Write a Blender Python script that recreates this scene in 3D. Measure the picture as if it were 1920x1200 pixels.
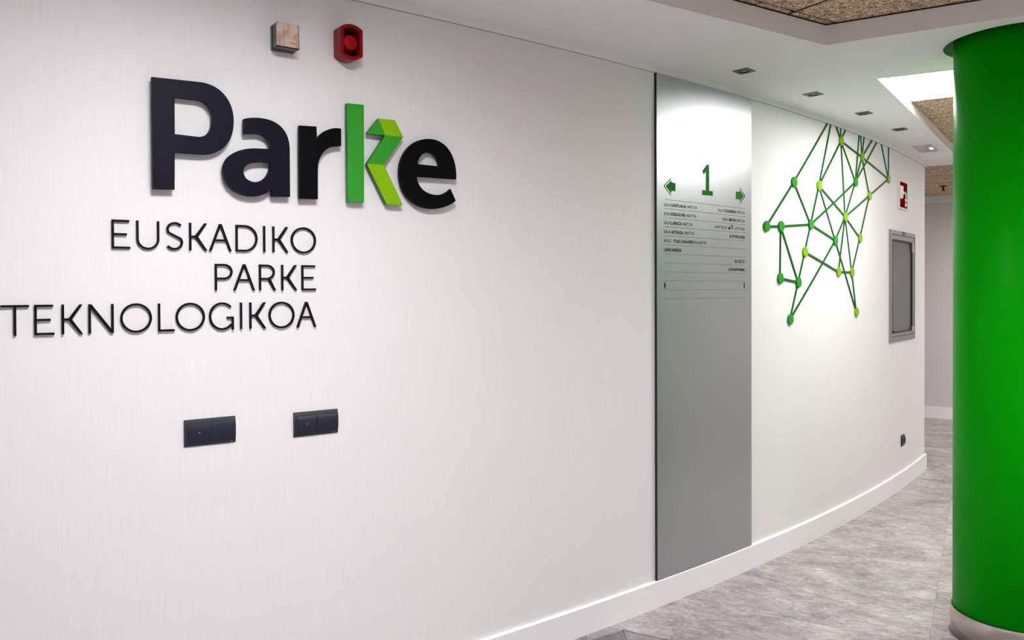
import bpy, bmesh, math, random
from mathutils import Vector, Matrix
from math import sin, cos, pi, radians, hypot, atan2

for o in list(bpy.data.objects):
    bpy.data.objects.remove(o)
SC = bpy.context.scene
COL = SC.collection
random.seed(7)

# ------------------------------------------------------------------ camera, world, exposure
EYE = 1.45            # eye height above the floor
FOC = 1530.0          # focal length in pixels of a 1920 px wide picture
PITCH, ROLL, ROW = 0.01052, 0.003843, 561.64
cam_data = bpy.data.cameras.new('camera')
cam_data.sensor_width = 36.0
cam_data.lens = 36.0 * FOC / 1920.0
cam_data.shift_y = -(600.0 - ROW) / 1920.0
cam_data.clip_start, cam_data.clip_end = 0.05, 100
cam = bpy.data.objects.new('camera', cam_data)
COL.objects.link(cam)
cp, sp, cr, sr = cos(PITCH), sin(PITCH), cos(ROLL), sin(ROLL)
fwd = Vector((0, cp, -sp)); up0 = Vector((0, sp, cp)); rt0 = Vector((1, 0, 0))
rt = rt0 * cr - up0 * sr
up = up0 * cr + rt0 * sr
cam.matrix_world = Matrix(((rt.x, up.x, -fwd.x, 0), (rt.y, up.y, -fwd.y, 0), (rt.z, up.z, -fwd.z, EYE), (0, 0, 0, 1)))
SC.camera = cam

world = bpy.data.worlds.new('world')
SC.world = world
world.use_nodes = True
world.node_tree.nodes['Background'].inputs[0].default_value = (0.8, 0.82, 0.85, 1)
world.node_tree.nodes['Background'].inputs[1].default_value = 0.3

vs = SC.view_settings
vs.view_transform = 'Standard'
vs.look = 'None'
vs.gamma = 1.0
vs.use_curve_mapping = False
vs.exposure = 0.0
PANEL_GLOW = 58.0      # ceiling light panels over the lobby
CORRIDOR_GLOW = 22.5   # ceiling light panels down the corridor
FAR_FILL = 36.0        # added unseen panel that brightens the far end

# ------------------------------------------------------------------ measured tables, wall coordinates (s along the wall, z height)
M = {'P': [[(-1.3233, 2.0785), (-1.19, 2.083), (-1.1292, 2.0854, -1.0873, 2.0422, -1.0882, 1.9764), (-1.0883, 1.9066, -1.1308, 1.8665, -1.1858, 1.8663), (-1.2613, 1.8643), (-1.2625, 1.7546), (-1.3226, 1.7524)],
       [(-1.2608, 2.0271), (-1.2001, 2.028), (-1.169, 2.0293, -1.1512, 2.0054, -1.1525, 1.979), (-1.1528, 1.9446, -1.1659, 1.9205, -1.1932, 1.9177), (-1.2608, 1.9188)]],
 'a': [[(-1.0574, 1.9879), (-1.0404, 1.9945, -1.0195, 1.997, -1.0006, 1.9968), (-0.9384, 1.9962, -0.9115, 1.9588, -0.9109, 1.9076), (-0.9107, 1.7558), (-0.9699, 1.7524), (-0.9715, 1.7759),
        (-0.9874, 1.7571, -1.0129, 1.7492, -1.0339, 1.7491), (-1.0915, 1.7483, -1.1234, 1.7849, -1.1223, 1.8258), (-1.1208, 1.8707, -1.0741, 1.8957, -1.0202, 1.9002), (-0.9736, 1.9027),
        (-0.9755, 1.9307, -0.9903, 1.9489, -1.0241, 1.9456), (-1.0578, 1.9407)],
       [(-0.9739, 1.8601), (-0.9994, 1.8603, -1.0205, 1.8572, -1.0331, 1.8532), (-1.0539, 1.846, -1.0602, 1.8309, -1.0594, 1.8227), (-1.0583, 1.8042, -1.0419, 1.793, -1.021, 1.7946),
        (-0.9956, 1.7986, -0.9763, 1.8211, -0.9739, 1.8601)]],
 'arrL': [(0.9041, 1.9296), (0.9449, 1.9602), (0.9472, 1.9503), (0.9761, 1.949), (0.976, 1.9108), (0.9461, 1.9105), (0.9447, 1.8983)],
 'arrR': [(1.472, 1.9495), (1.5041, 1.9489), (1.5053, 1.9607), (1.5477, 1.9317), (1.5052, 1.9016), (1.504, 1.9116), (1.472, 1.9102)],
 'box': [[(-0.9621, 2.3), (-0.8869, 2.303), (-0.8874, 2.2225), (-0.9621, 2.2243)], [(-0.9697, 2.3131), (-0.9697, 2.235)]],
 'cab': [(3.6612, 1.8739), (4.347, 1.8697), (4.3691, 1.0738), (3.664, 1.0808), (3.6911, 1.8418), (3.7062, 1.8088), (4.2497, 1.8052), (4.2766, 1.135), (3.7264, 1.1428), (4.0143, 1.86), (3.6937, 1.1103)],
 'chevL': [(0.9426, 1.9686), (0.892, 1.9292), (0.9433, 1.8902)],
 'chevR': [(1.5082, 1.9692), (1.5577, 1.9324), (1.508, 1.8923)],
 'cup': [1.404, 1.4229, 1.429, 1.4452],
 'dir_edges': [0.8411, 1.6189],
 'discs': [(2.0916, 2.053, 0), (2.4096, 2.0604, 1), (2.7303, 2.3638, 1), (3.0862, 2.3059, 1), (3.6357, 2.2199, 1), (2.9698, 2.1351, 0), (3.2277, 2.0692, 1), (2.7971, 1.9021, 1), (1.7859, 1.7891, 0), (1.9417, 1.7972, 0),
           (2.2996, 1.8269, 0), (2.6431, 1.7488, 0), (3.0482, 1.7812, 1), (2.2252, 1.6658, 1), (1.9332, 1.5128, 0), (2.1433, 1.4925, 0), (2.6913, 1.5581, 1), (2.9082, 1.5592, 1), (2.0467, 1.2858, 0), (2.9862, 1.3066, 1)],
 'e': [[(-0.2787, 1.8612), (-0.2735, 1.9257, -0.3046, 2.0039, -0.3942, 1.9969), (-0.4716, 1.9897, -0.5149, 1.9268, -0.5144, 1.8667), (-0.5136, 1.791, -0.4596, 1.7416, -0.3771, 1.7471),
        (-0.3346, 1.7508, -0.3011, 1.7649, -0.2806, 1.7824), (-0.3031, 1.824), (-0.32, 1.8082, -0.3391, 1.7997, -0.3627, 1.7981), (-0.4092, 1.7961, -0.4411, 1.8196, -0.4454, 1.8579)],
       [(-0.4415, 1.9023), (-0.4382, 1.9263, -0.4198, 1.9466, -0.3968, 1.9481), (-0.3712, 1.9495, -0.3516, 1.9305, -0.349, 1.9019)]],
 'end': 4.773,
 'k_fold1': [[(-0.6397, 1.9889), (-0.5953, 2.0449), (-0.5701, 1.9897)]],
 'k_fold2': [[(-0.5953, 2.0449), (-0.5321, 2.0469), (-0.4996, 1.9921), (-0.5701, 1.9897)]],
 'k_fold3': [[(-0.5701, 1.9897), (-0.4996, 1.9921), (-0.575, 1.8873), (-0.6403, 1.8853)]],
 'k_fold4': [[(-0.6403, 1.8853), (-0.575, 1.8873), (-0.5019, 1.7528), (-0.5651, 1.7514)]],
 'k_stem': [[(-0.7122, 2.0819), (-0.6502, 2.0845), (-0.6515, 1.7541), (-0.7107, 1.752)]],
 'line_s': (0.8963, 1.5579),
 'line_z': (1.8677, 1.4109),
 'one': [(1.1823, 2.0247), (1.2205, 2.06), (1.24, 2.0604), (1.2397, 1.9336), (1.2709, 1.9343), (1.2708, 1.9115), (1.182, 1.9093), (1.1821, 1.9336), (1.2125, 1.9336), (1.2127, 2.024), (1.1949, 2.0088)],
 'r': [[(-0.8785, 1.9883), (-0.8199, 1.9914), (-0.8186, 1.9516), (-0.8038, 1.9758, -0.7766, 1.9917, -0.749, 1.9944), (-0.7332, 1.9948), (-0.7335, 1.9362), (-0.7534, 1.9353, -0.775, 1.9313, -0.7926, 1.9131),
        (-0.8102, 1.8949, -0.816, 1.8762, -0.8162, 1.8471), (-0.8169, 1.7542), (-0.879, 1.7517)]],
 'rows': [('EUSKADIKO', 1.5769, 1.6599, [(-1.4297, -1.3809), (-1.3641, -1.3016), (-1.284, -1.2339), (-1.2166, -1.1642), (-1.1583, -1.091), (-1.0778, -1.0097), (-0.9909, -0.9849), (-0.9609, -0.9091), (-0.9003, -0.8154)]),
          ('PARKE', 1.4551, 1.5372, [(-1.142, -1.0884), (-1.0859, -1.0187), (-1.0051, -0.9509), (-0.9327, -0.8805), (-0.8649, -0.8163)]),
          ('TEKNOLOGIKOA', 1.3338, 1.417,
           [(-1.7025, -1.6362), (-1.6239, -1.5763), (-1.558, -1.5055), (-1.4909, -1.4264), (-1.4088, -1.3239), (-1.3066, -1.2608), (-1.2572, -1.1728), (-1.1602, -1.0857), (-1.0657, -1.0599), (-1.0364, -0.9837), (-0.9751, -0.8904),
            (-0.8826, -0.816)])],
 'sign': [(3.8948, 2.2439), (4.0985, 2.2358), (4.1363, 2.039), (3.8958, 2.0338)],
 'siren': [[(-0.7481, 2.3228), (-0.6678, 2.3267), (-0.6672, 2.2377), (-0.7475, 2.2353), (-0.716, 2.3387), (-0.7096, 2.2207), (-0.7092, 2.2837)], [(-0.7515, 2.3245), (-0.7516, 2.2377)]],
 'sock': [(3.9751, 0.3829), (4.0635, 0.3812), (4.0639, 0.2981), (3.9754, 0.2988)],
 'sw': [[(-1.2356, 1.0648), (-1.0819, 1.0615), (-1.0836, 0.9799), (-1.2362, 0.9834)], [(-0.8948, 1.0564), (-0.741, 1.0545), (-0.7416, 0.9739), (-0.8954, 0.9769)]],
 'tops': [(0, 2.5281), (1, 2.5768), (2, 2.6618), (2, 2.7276), (2, 2.8013), (5, 3.0364), (3, 3.0653), (3, 3.1283), (3, 3.2792), (5, 3.3765), (4, 3.4773), (4, 3.6418)],
 'txt': [(1, 'SALA', 0, 0.8907, 0.9385), (1, 'GASITUAGA', 1, 0.9424, 1.0573), (1, 'ARETOA', 0, 1.0647, 1.142), (2, 'SALA', 0, 0.8907, 0.9366), (2, 'KREAGUNE', 1, 0.9424, 1.05), (2, 'ARETOA', 0, 1.0573, 1.1366),
         (3, 'SALA', 0, 0.8907, 0.9377), (3, 'LARROS', 1, 0.9424, 1.0219), (3, 'ARETOA', 0, 1.0275, 1.1053), (4, 'SALA', 0, 0.8907, 0.9366), (4, 'ARTEAGA', 1, 0.9424, 1.0331), (4, 'ARETOA', 0, 1.0403, 1.1178),
         (5, 'ASOC.', 0, 0.8907, 0.9463), (5, 'ITSAS GARAPEN', 1, 0.9606, 1.1149), (5, 'ELKARTEA', 0, 1.1232, 1.2181), (1, 'SALA', 0, 1.3133, 1.3598), (1, 'TXORIERRI', 1, 1.3644, 1.4705), (1, 'ARETOA', 0, 1.4778, 1.5555),
         (2, 'SALA', 0, 1.3529, 1.3979), (2, 'ABOAS', 1, 1.4054, 1.4715), (2, 'ARETOA', 0, 1.4778, 1.5555), (3, 'KAFETEGIA', 0, 1.2895, 1.3913), (3, 'CAFETERIA', 2, 1.4537, 1.554), (4, 'BOP PROCESS', 1, 1.4157, 1.5555),
         (6, 'LANDABEREA', 1, 0.8906, 1.0218), (7, 'EXCELTIC', 1, 1.4613, 1.5557), (8, 'QUALIPHARMA', 1, 1.405, 1.5557)],
 'wc': [(0.8903, 1.4878), (0.904, 1.457), (1.5434, 1.4879), (1.5561, 1.457)]}

# ------------------------------------------------------------------ the curved wall as a coordinate system
CO = (0.00653087 / 0.935484 ** 2, 0.04403017 / 0.935484, 0.77902271, 3.41651487 * 0.935484)
ZW = 2.4407           # upper end of the wallpaper
ZC = 2.471            # white ceiling
ZT = 2.5554           # wood-wool tiles in the raised trays
def _yx(x): return ((CO[0] * x + CO[1]) * x + CO[2]) * x + CO[3]
def _sl(x): return (3 * CO[0] * x + 2 * CO[1]) * x + CO[2]
_N = 4000
_X = [-4.2 + 8.4 * i / _N for i in range(_N + 1)]
_S = [0.0]
for i in range(_N):
    _S.append(_S[-1] + hypot(_X[i + 1] - _X[i], _yx(_X[i + 1]) - _yx(_X[i])))
_S0 = _S[_N // 2]
_S = [v - _S0 for v in _S]
from bisect import bisect_right
def W(s, z, w=0.0):
    """point on the curved wall: s along it, z up, w out of it into the room"""
    i = min(max(bisect_right(_S, s) - 1, 0), _N - 1)
    u = (s - _S[i]) / (_S[i + 1] - _S[i])
    x = _X[i] + u * (_X[i + 1] - _X[i])
    m = _sl(x); l = hypot(1, m)
    return Vector((x + m / l * w, _yx(x) - w / l, z))

# ------------------------------------------------------------------ object helpers
WLOC = {}
def setp(o, label=None, cat=None, group=None, kind=None):
    if label: o['label'] = label
    if cat: o['category'] = cat
    if group: o['group'] = group
    if kind: o['kind'] = kind
    return o
def _link(o, loc, parent):
    COL.objects.link(o)
    WLOC[o.name] = Vector(loc)
    if parent is not None:
        o.parent = parent
        o.location = Vector(loc) - WLOC[parent.name]
    else:
        o.location = loc
    return o
def empty(name, loc):
    o = bpy.data.objects.new(name, None)
    o.empty_display_size = 0.05
    return _link(o, loc, None)
def mesh_obj(name, verts, faces, mat, loc=(0, 0, 0), parent=None, smooth=False, uv=None):
    """verts in world coordinates; the object's origin is put at loc"""
    me = bpy.data.meshes.new(name)
    L = Vector(loc)
    me.from_pydata([tuple(Vector(v) - L) for v in verts], [], faces)
    if uv is not None:
        lay = me.uv_layers.new(name='UVMap')
        for lp in me.loops:
            lay.data[lp.index].uv = uv[lp.vertex_index]
    me.materials.append(mat)
    if smooth:
        for p in me.polygons: p.use_smooth = True
    me.update()
    o = bpy.data.objects.new(name, me)
    return _link(o, loc, parent)
def data_obj(name, me, loc, parent=None, rotz=0.0):
    o = bpy.data.objects.new(name, me)
    _link(o, loc, parent)
    o.rotation_euler = (0, 0, rotz)
    return o
def fix_normals(verts, faces):
    bm = bmesh.new()
    vv = [bm.verts.new(v) for v in verts]
    for f in faces:
        try: bm.faces.new([vv[i] for i in f])
        except ValueError: pass
    bmesh.ops.remove_doubles(bm, verts=bm.verts, dist=1e-6)
    bmesh.ops.recalc_face_normals(bm, faces=bm.faces)
    bm.verts.index_update()
    v = [tuple(q.co) for q in bm.verts]
    f = [tuple(q.index for q in p.verts) for p in bm.faces]
    bm.free()
    return v, f
def wall_obj(name, verts, faces, mat, anchor, parent=None, smooth=False):
    """verts in wall coordinates (s, z, w)"""
    A = W(*anchor)
    v, f = fix_normals([W(*q) for q in verts], faces)
    return mesh_obj(name, v, f, mat, A, parent, smooth)

def bez(path, seg=14):
    """path: points (x, y) or cubic pieces (c1x, c1y, c2x, c2y, x, y) -> polygon"""
    out = []
    for c in path:
        if len(c) == 2:
            out.append(c)
        else:
            x0, y0 = out[-1]
            for i in range(1, seg + 1):
                t = i / seg; a = (1 - t) ** 3; b = 3 * t * (1 - t) ** 2; d = 3 * t * t * (1 - t); e = t ** 3
                out.append((a * x0 + b * c[0] + d * c[2] + e * c[4], a * y0 + b * c[1] + d * c[3] + e * c[5]))
    r = []
    for p in out:
        if not r or hypot(p[0] - r[-1][0], p[1] - r[-1][1]) > 1e-4: r.append(p)
    if hypot(r[0][0] - r[-1][0], r[0][1] - r[-1][1]) < 1e-4: r.pop()
    return r
def fill2d(polys, z0, z1, bevel=0.0):
    """closed polygons (holes allowed) extruded from z0 to z1 -> verts, faces"""
    cu = bpy.data.curves.new('outline', 'CURVE')
    cu.dimensions = '2D'; cu.fill_mode = 'BOTH'
    cu.extrude = (z1 - z0) / 2 - bevel
    if bevel:
        cu.bevel_depth = bevel; cu.bevel_resolution = 0; cu.offset = -bevel
    for p in polys:
        sp_ = cu.splines.new('POLY')
        sp_.points.add(len(p) - 1)
        for i, q in enumerate(p): sp_.points[i].co = (q[0], q[1], 0, 1)
        sp_.use_cyclic_u = True
    ob = bpy.data.objects.new('outline', cu)
    me = ob.to_mesh()
    zc = (z0 + z1) / 2
    v = [(q.co.x, q.co.y, q.co.z + zc) for q in me.vertices]
    f = [tuple(p.vertices) for p in me.polygons]
    ob.to_mesh_clear()
    bpy.data.objects.remove(ob); bpy.data.curves.remove(cu)
    return fix_normals(v, f)
def wall_plate(name, polys, w0, w1, mat, anchor, parent=None, bevel=0.0):
    v, f = fill2d(polys, w0, w1, bevel)
    return wall_obj(name, v, f, mat, anchor, parent)
def boxvf(x0, x1, y0, y1, z0, z1):
    v = [(x, y, z) for z in (z0, z1) for y in (y0, y1) for x in (x0, x1)]
    return v, [(0, 2, 3, 1), (4, 5, 7, 6), (0, 1, 5, 4), (2, 6, 7, 3), (0, 4, 6, 2), (1, 3, 7, 5)]
def rect(s0, s1, z0, z1): return [(s0, z0), (s1, z0), (s1, z1), (s0, z1)]
def rrect(s0, s1, z0, z1, r, n=5):
    o = []
    for cx, cy, a in ((s1 - r, z0 + r, -pi / 2), (s1 - r, z1 - r, 0), (s0 + r, z1 - r, pi / 2), (s0 + r, z0 + r, pi)):
        for i in range(n + 1):
            t = a + pi / 2 * i / n
            o.append((cx + r * cos(t), cy + r * sin(t)))
    return o
def circle(cx, cy, r, n=40, ry=None): return [(cx + r * cos(2 * pi * i / n), cy + (ry or r) * sin(2 * pi * i / n)) for i in range(n)]
def lathe(prof, n=64):
    v = []; f = []
    m = len(prof)
    for i in range(n):
        a = 2 * pi * i / n
        for r, z in prof: v.append((r * cos(a), r * sin(a), z))
    for i in range(n):
        j = (i + 1) % n
        for k in range(m - 1): f.append((i * m + k, j * m + k, j * m + k + 1, i * m + k + 1))
    return v, f

# ------------------------------------------------------------------ materials
def srgb(r, g, b):
    def c(v):
        v /= 255.0
        return v / 12.92 if v <= 0.04045 else ((v + 0.055) / 1.055) ** 2.4
    return (c(r), c(g), c(b), 1)
def mat(name, col, rough=0.5, metal=0.0, spec=0.5, emit=None, es=0.0, coat=0.0):
    m = bpy.data.materials.new(name)
    m.use_nodes = True
    b = m.node_tree.nodes['Principled BSDF']
    b.inputs['Base Color'].default_value = col
    b.inputs['Roughness'].default_value = rough
    b.inputs['Metallic'].default_value = metal
    b.inputs['Specular IOR Level'].default_value = spec
    b.inputs['Coat Weight'].default_value = coat
    if emit:
        b.inputs['Emission Color'].default_value = emit
        b.inputs['Emission Strength'].default_value = es
    return m
class NT:
    def __init__(s, m): s.t = m.node_tree; s.b = s.t.nodes['Principled BSDF']
    def n(s, kind, **kw):
        x = s.t.nodes.new(kind)
        for k, v in kw.items():
            if k in x.inputs.keys(): x.inputs[k].default_value = v
            else: setattr(x, k, v)
        return x
    def l(s, a, b): s.t.links.new(a, b)
    def ramp(s, fac, stops):
        r = s.n('ShaderNodeValToRGB')
        el = r.color_ramp.elements
        while len(el) < len(stops): el.new(0.5)
        for e, (p, c) in zip(el, stops): e.position = p; e.color = c
        s.l(fac, r.inputs[0])
        return r.outputs[0]
    def bump(s, h, strength, dist):
        b = s.n('ShaderNodeBump', Strength=strength, Distance=dist)
        s.l(h, b.inputs['Height']); s.l(b.outputs[0], s.b.inputs['Normal'])

def mat_wallpaper():
    m = mat('vinyl_wallpaper', srgb(236, 234, 233), 0.55, spec=0.35)
    t = NT(m)
    uv = t.n('ShaderNodeUVMap')
    mp = t.n('ShaderNodeMapping'); mp.inputs['Scale'].default_value = (420, 7, 1)
    t.l(uv.outputs[0], mp.inputs[0])
    nz = t.n('ShaderNodeTexNoise', Scale=1.0, Detail=3.0, Roughness=0.6)
    t.l(mp.outputs[0], nz.inputs['Vector'])
    t.l(t.ramp(nz.outputs[0], [(0.3, srgb(232, 230, 230)), (0.7, srgb(238, 236, 236))]), t.b.inputs['Base Color'])
    mp2 = t.n('ShaderNodeMapping'); mp2.inputs['Scale'].default_value = (480, 30, 1)
    t.l(uv.outputs[0], mp2.inputs[0])
    n2 = t.n('ShaderNodeTexNoise', Scale=1.0, Detail=2.0)
    t.l(mp2.outputs[0], n2.inputs['Vector'])
    t.bump(n2.outputs[0], 0.10, 0.0005)
    return m
def mat_plaster(name, col, rough=0.7):
    m = mat(name, col, rough, spec=0.25)
    t = NT(m)
    tc = t.n('ShaderNodeNewGeometry')
    nz = t.n('ShaderNodeTexNoise', Scale=60.0, Detail=4.0)
    t.l(tc.outputs['Position'], nz.inputs['Vector'])
    t.bump(nz.outputs[0], 0.05, 0.001)
    return m
def mat_woodwool():
    m = mat('wood_wool', srgb(168, 146, 118), 0.9, spec=0.1)
    t = NT(m)
    g = t.n('ShaderNodeNewGeometry')
    cols = []
    for k, (cell, sc) in enumerate(((28.0, 1.0), (38.0, 1.3))):
        off = t.n('ShaderNodeVectorMath', operation='ADD'); off.inputs[1].default_value = (k * 3.7, k * 1.9, 0)
        t.l(g.outputs['Position'], off.inputs[0])
        wob = t.n('ShaderNodeTexNoise', Scale=22.0, Detail=1.0)
        t.l(off.outputs[0], wob.inputs['Vector'])
        mx = t.n('ShaderNodeVectorMath', operation='MULTIPLY_ADD')
        t.l(wob.outputs['Color'], mx.inputs[0]); mx.inputs[1].default_value = (0.05, 0.05, 0.0)
        t.l(off.outputs[0], mx.inputs[2])
        vo = t.n('ShaderNodeTexVoronoi', Scale=cell, Randomness=1.0)
        vo.voronoi_dimensions = '2D'
        t.l(mx.outputs[0], vo.inputs['Vector'])
        sep = t.n('ShaderNodeSeparateColor'); t.l(vo.outputs['Color'], sep.inputs[0])
        ang = t.n('ShaderNodeMath', operation='MULTIPLY'); ang.inputs[1].default_value = 6.28
        t.l(sep.outputs[0], ang.inputs[0])
        rot = t.n('ShaderNodeVectorRotate'); rot.rotation_type = 'Z_AXIS'
        t.l(mx.outputs[0], rot.inputs['Vector']); t.l(ang.outputs[0], rot.inputs['Angle'])
        mp = t.n('ShaderNodeMapping'); mp.inputs['Scale'].default_value = (34 * sc, 190 * sc, 1)
        t.l(rot.outputs[0], mp.inputs[0])
        nz = t.n('ShaderNodeTexNoise', Scale=1.0, Detail=2.0)
        t.l(mp.outputs[0], nz.inputs['Vector'])
        cols.append(nz.outputs[0])
    mxx = t.n('ShaderNodeMath', operation='MAXIMUM')
    t.l(cols[0], mxx.inputs[0]); t.l(cols[1], mxx.inputs[1])
    t.l(t.ramp(mxx.outputs[0], [(0.44, srgb(104, 76, 52)), (0.56, srgb(218, 188, 154)), (0.68, srgb(250, 234, 210))]), t.b.inputs['Base Color'])
    t.bump(mxx.outputs[0], 0.7, 0.004)
    return m
def mat_floor(name, dark, mid, light, seed=0.0):
    m = mat(name, mid, 0.42, spec=0.35)
    t = NT(m)
    g = t.n('ShaderNodeNewGeometry')
    oi = t.n('ShaderNodeObjectInfo')
    sh = t.n('ShaderNodeVectorMath', operation='SCALE'); sh.inputs[0].default_value = (37.0, 19.0, 11.0)
    t.l(oi.outputs['Random'], sh.inputs['Scale'])
    ad = t.n('ShaderNodeVectorMath', operation='ADD')
    t.l(g.outputs['Position'], ad.inputs[0]); t.l(sh.outputs[0], ad.inputs[1])
    rot = t.n('ShaderNodeVectorRotate', Angle=radians(24) + seed); rot.rotation_type = 'Z_AXIS'
    t.l(ad.outputs[0], rot.inputs['Vector'])
    def noise(sx, sy, det, ro):
        mp = t.n('ShaderNodeMapping'); mp.inputs['Scale'].default_value = (sx, sy, 1)
        t.l(rot.outputs[0], mp.inputs[0])
        nz = t.n('ShaderNodeTexNoise', Scale=1.0, Detail=det, Roughness=ro, Distortion=0.9)
        t.l(mp.outputs[0], nz.inputs['Vector'])
        return nz.outputs[0]
    a = noise(2.2, 3.2, 5.0, 0.62)
    b = noise(15.0, 23.0, 6.0, 0.72)
    c = noise(60.0, 85.0, 3.0, 0.6)
    m1 = t.n('ShaderNodeMath', operation='MULTIPLY_ADD'); t.l(b, m1.inputs[0]); m1.inputs[1].default_value = 0.70
    s1 = t.n('ShaderNodeMath', operation='MULTIPLY'); t.l(a, s1.inputs[0]); s1.inputs[1].default_value = 0.72
    t.l(s1.outputs[0], m1.inputs[2])
    m2 = t.n('ShaderNodeMath', operation='MULTIPLY_ADD'); t.l(c, m2.inputs[0]); m2.inputs[1].default_value = 0.35
    t.l(m1.outputs[0], m2.inputs[2])
    nrm = t.n('ShaderNodeMath', operation='DIVIDE'); t.l(m2.outputs[0], nrm.inputs[0]); nrm.inputs[1].default_value = 1.77
    t.l(t.ramp(nrm.outputs[0], [(0.36, dark), (0.49, mid), (0.63, light)]), t.b.inputs['Base Color'])
    t.bump(c, 0.12, 0.0006)
    return m
def mat_brushed(name, col, rough, ax=(2, 300, 2), strength=0.05):
    m = mat(name, col, rough, metal=1.0)
    t = NT(m)
    g = t.n('ShaderNodeNewGeometry')
    mp = t.n('ShaderNodeMapping'); mp.inputs['Scale'].default_value = ax
    t.l(g.outputs['Position'], mp.inputs[0])
    nz = t.n('ShaderNodeTexNoise', Scale=1.0, Detail=3.0)
    t.l(mp.outputs[0], nz.inputs['Vector'])
    mr = t.n('ShaderNodeMapRange'); mr.inputs['To Min'].default_value = rough * 0.85; mr.inputs['To Max'].default_value = rough * 1.15
    t.l(nz.outputs[0], mr.inputs['Value']); t.l(mr.outputs[0], t.b.inputs['Roughness'])
    t.bump(nz.outputs[0], strength, 0.0005)
    return m

M_WALL = mat_wallpaper()
M_PAINT = mat_plaster('white_paint', srgb(226, 224, 222))
M_FARWALL = mat_plaster('grey_white_paint', srgb(214, 210, 212))
M_CEIL = mat_plaster('white_ceiling_paint', srgb(242, 242, 241))
M_SKIRT = mat('white_satin_skirting', srgb(246, 244, 246), 0.35)
M_WOOL = mat_woodwool()
M_FLOOR = mat_floor('grey_stone_vinyl', srgb(112, 104, 107), srgb(166, 158, 160), srgb(212, 204, 205))
M_FLOOR_D = mat_floor('dark_stone_vinyl', srgb(84, 80, 82), srgb(112, 107, 109), srgb(140, 135, 137), 0.9)
M_FLOOR_L = mat_floor('light_stone_vinyl', srgb(122, 117, 119), srgb(150, 144, 146), srgb(178, 172, 174), 0.5)
M_NAVY = mat('navy_black_letter_paint', srgb(5, 5, 24), 0.5, spec=0.13)
M_BLACK = mat('black_letter_paint', srgb(3, 3, 6), 0.5, spec=0.08)
M_THIN = mat('black_thin_letter', srgb(6, 5, 14), 0.5, spec=0.12)
M_GREEN = mat('leaf_green_paint', srgb(50, 152, 42), 0.5, spec=0.15)
M_LIME = mat('lime_green_paint', srgb(134, 184, 0), 0.5, spec=0.15)
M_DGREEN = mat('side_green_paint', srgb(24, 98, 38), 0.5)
M_DISC_G = mat('green_disc', srgb(36, 142, 30), 0.5, spec=0.15)
M_DISC_L = mat('lime_disc', srgb(124, 170, 6), 0.5, spec=0.15)
M_LINK = mat('dark_green_strip', srgb(14, 92, 30), 0.5, spec=0.12)
M_COLUMN = mat('green_column_lacquer', srgb(0, 170, 0), 0.38, spec=0.07)
M_STEEL = mat_brushed('brushed_steel_base', srgb(204, 194, 184), 0.34, (6, 6, 220))
M_ALU = mat_brushed('satin_aluminium_sheet', srgb(190, 194, 197), 0.35, (700, 700, 3), 0.04)
M_EDGE = mat('dark_panel_edge', srgb(26, 22, 34), 0.5)
M_PGREEN = mat('printed_green', srgb(28, 122, 22), 0.5, spec=0.05)
M_PGREEN_D = mat('printed_dark_green', srgb(16, 74, 26), 0.5, spec=0.05)
M_PLINE = mat('printed_line_green', srgb(128, 156, 104), 0.5, spec=0.05)
M_PBLACK = mat('printed_black', srgb(22, 22, 34), 0.55, spec=0.05)
M_PGREY = mat('printed_grey', srgb(88, 92, 98), 0.55, spec=0.05)
M_SWITCH = mat('anthracite_plastic', srgb(36, 38, 50), 0.36, spec=0.35)
M_ROCK = mat('anthracite_rocker', srgb(28, 33, 50), 0.32, spec=0.35)
M_GAP = mat('black_gap', srgb(6, 6, 8), 0.7)
M_LED = mat('orange_indicator', srgb(190, 70, 30), 0.4, emit=srgb(230, 80, 30), es=0.05)
M_MARK = mat('silver_mark', srgb(120, 122, 128), 0.4, metal=0.6)
M_RED = mat('red_plastic', srgb(138, 0, 14), 0.35, spec=0.2)
M_RED2 = mat('red_horn', srgb(166, 0, 14), 0.45, spec=0.15)
M_SIGNR = mat('sign_red', srgb(126, 8, 18), 0.55, spec=0.0)
M_SIGNW = mat('sign_white', srgb(226, 222, 220), 0.45)
M_CAB = mat('grey_cabinet_steel', srgb(128, 124, 128), 0.45)
M_CABIN = mat('cabinet_inside', srgb(120, 116, 120), 0.6)
M_HINGE = mat('hinge_brass', srgb(196, 184, 150), 0.35, metal=0.6)
M_HOSE = mat('red_hose', srgb(140, 60, 56), 0.6)
M_NOZ = mat('pale_nozzle', srgb(176, 188, 206), 0.35)
M_DL = mat('downlight_frame', srgb(84, 80, 84), 0.4)
M_DLIN = mat('downlight_inside', srgb(14, 12, 14), 0.5)
M_LAMP = mat('lamp_glass', srgb(178, 176, 178), 0.25)
M_TRIM = mat('aluminium_trim', srgb(206, 206, 210), 0.4)
M_TRIMLINE = mat('wallpaper_edge_line', srgb(150, 146, 140), 0.7)
M_SHADING = mat('grey_shading_frame', srgb(150, 150, 154), 0.5)
M_GLOW = mat('light_diffuser', srgb(250, 250, 250), 0.5, emit=(0.965, 0.965, 1.0, 1), es=PANEL_GLOW)
M_GLOW3 = mat('fill_diffuser_far', srgb(250, 250, 250), 0.5, emit=(1.0, 0.985, 0.965, 1), es=FAR_FILL)
M_GLOW2 = mat('light_diffuser_warm', srgb(250, 250, 250), 0.5, emit=(1.0, 0.985, 0.955, 1), es=CORRIDOR_GLOW)
M_EMER = mat('emergency_light_lens', srgb(176, 168, 170), 0.12)
M_EMERF = mat('emergency_light_frame', srgb(206, 202, 202), 0.35)
M_EMLED = mat('emergency_led', srgb(240, 244, 255), 0.3, emit=(0.9, 0.95, 1, 1), es=4.0)
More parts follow.
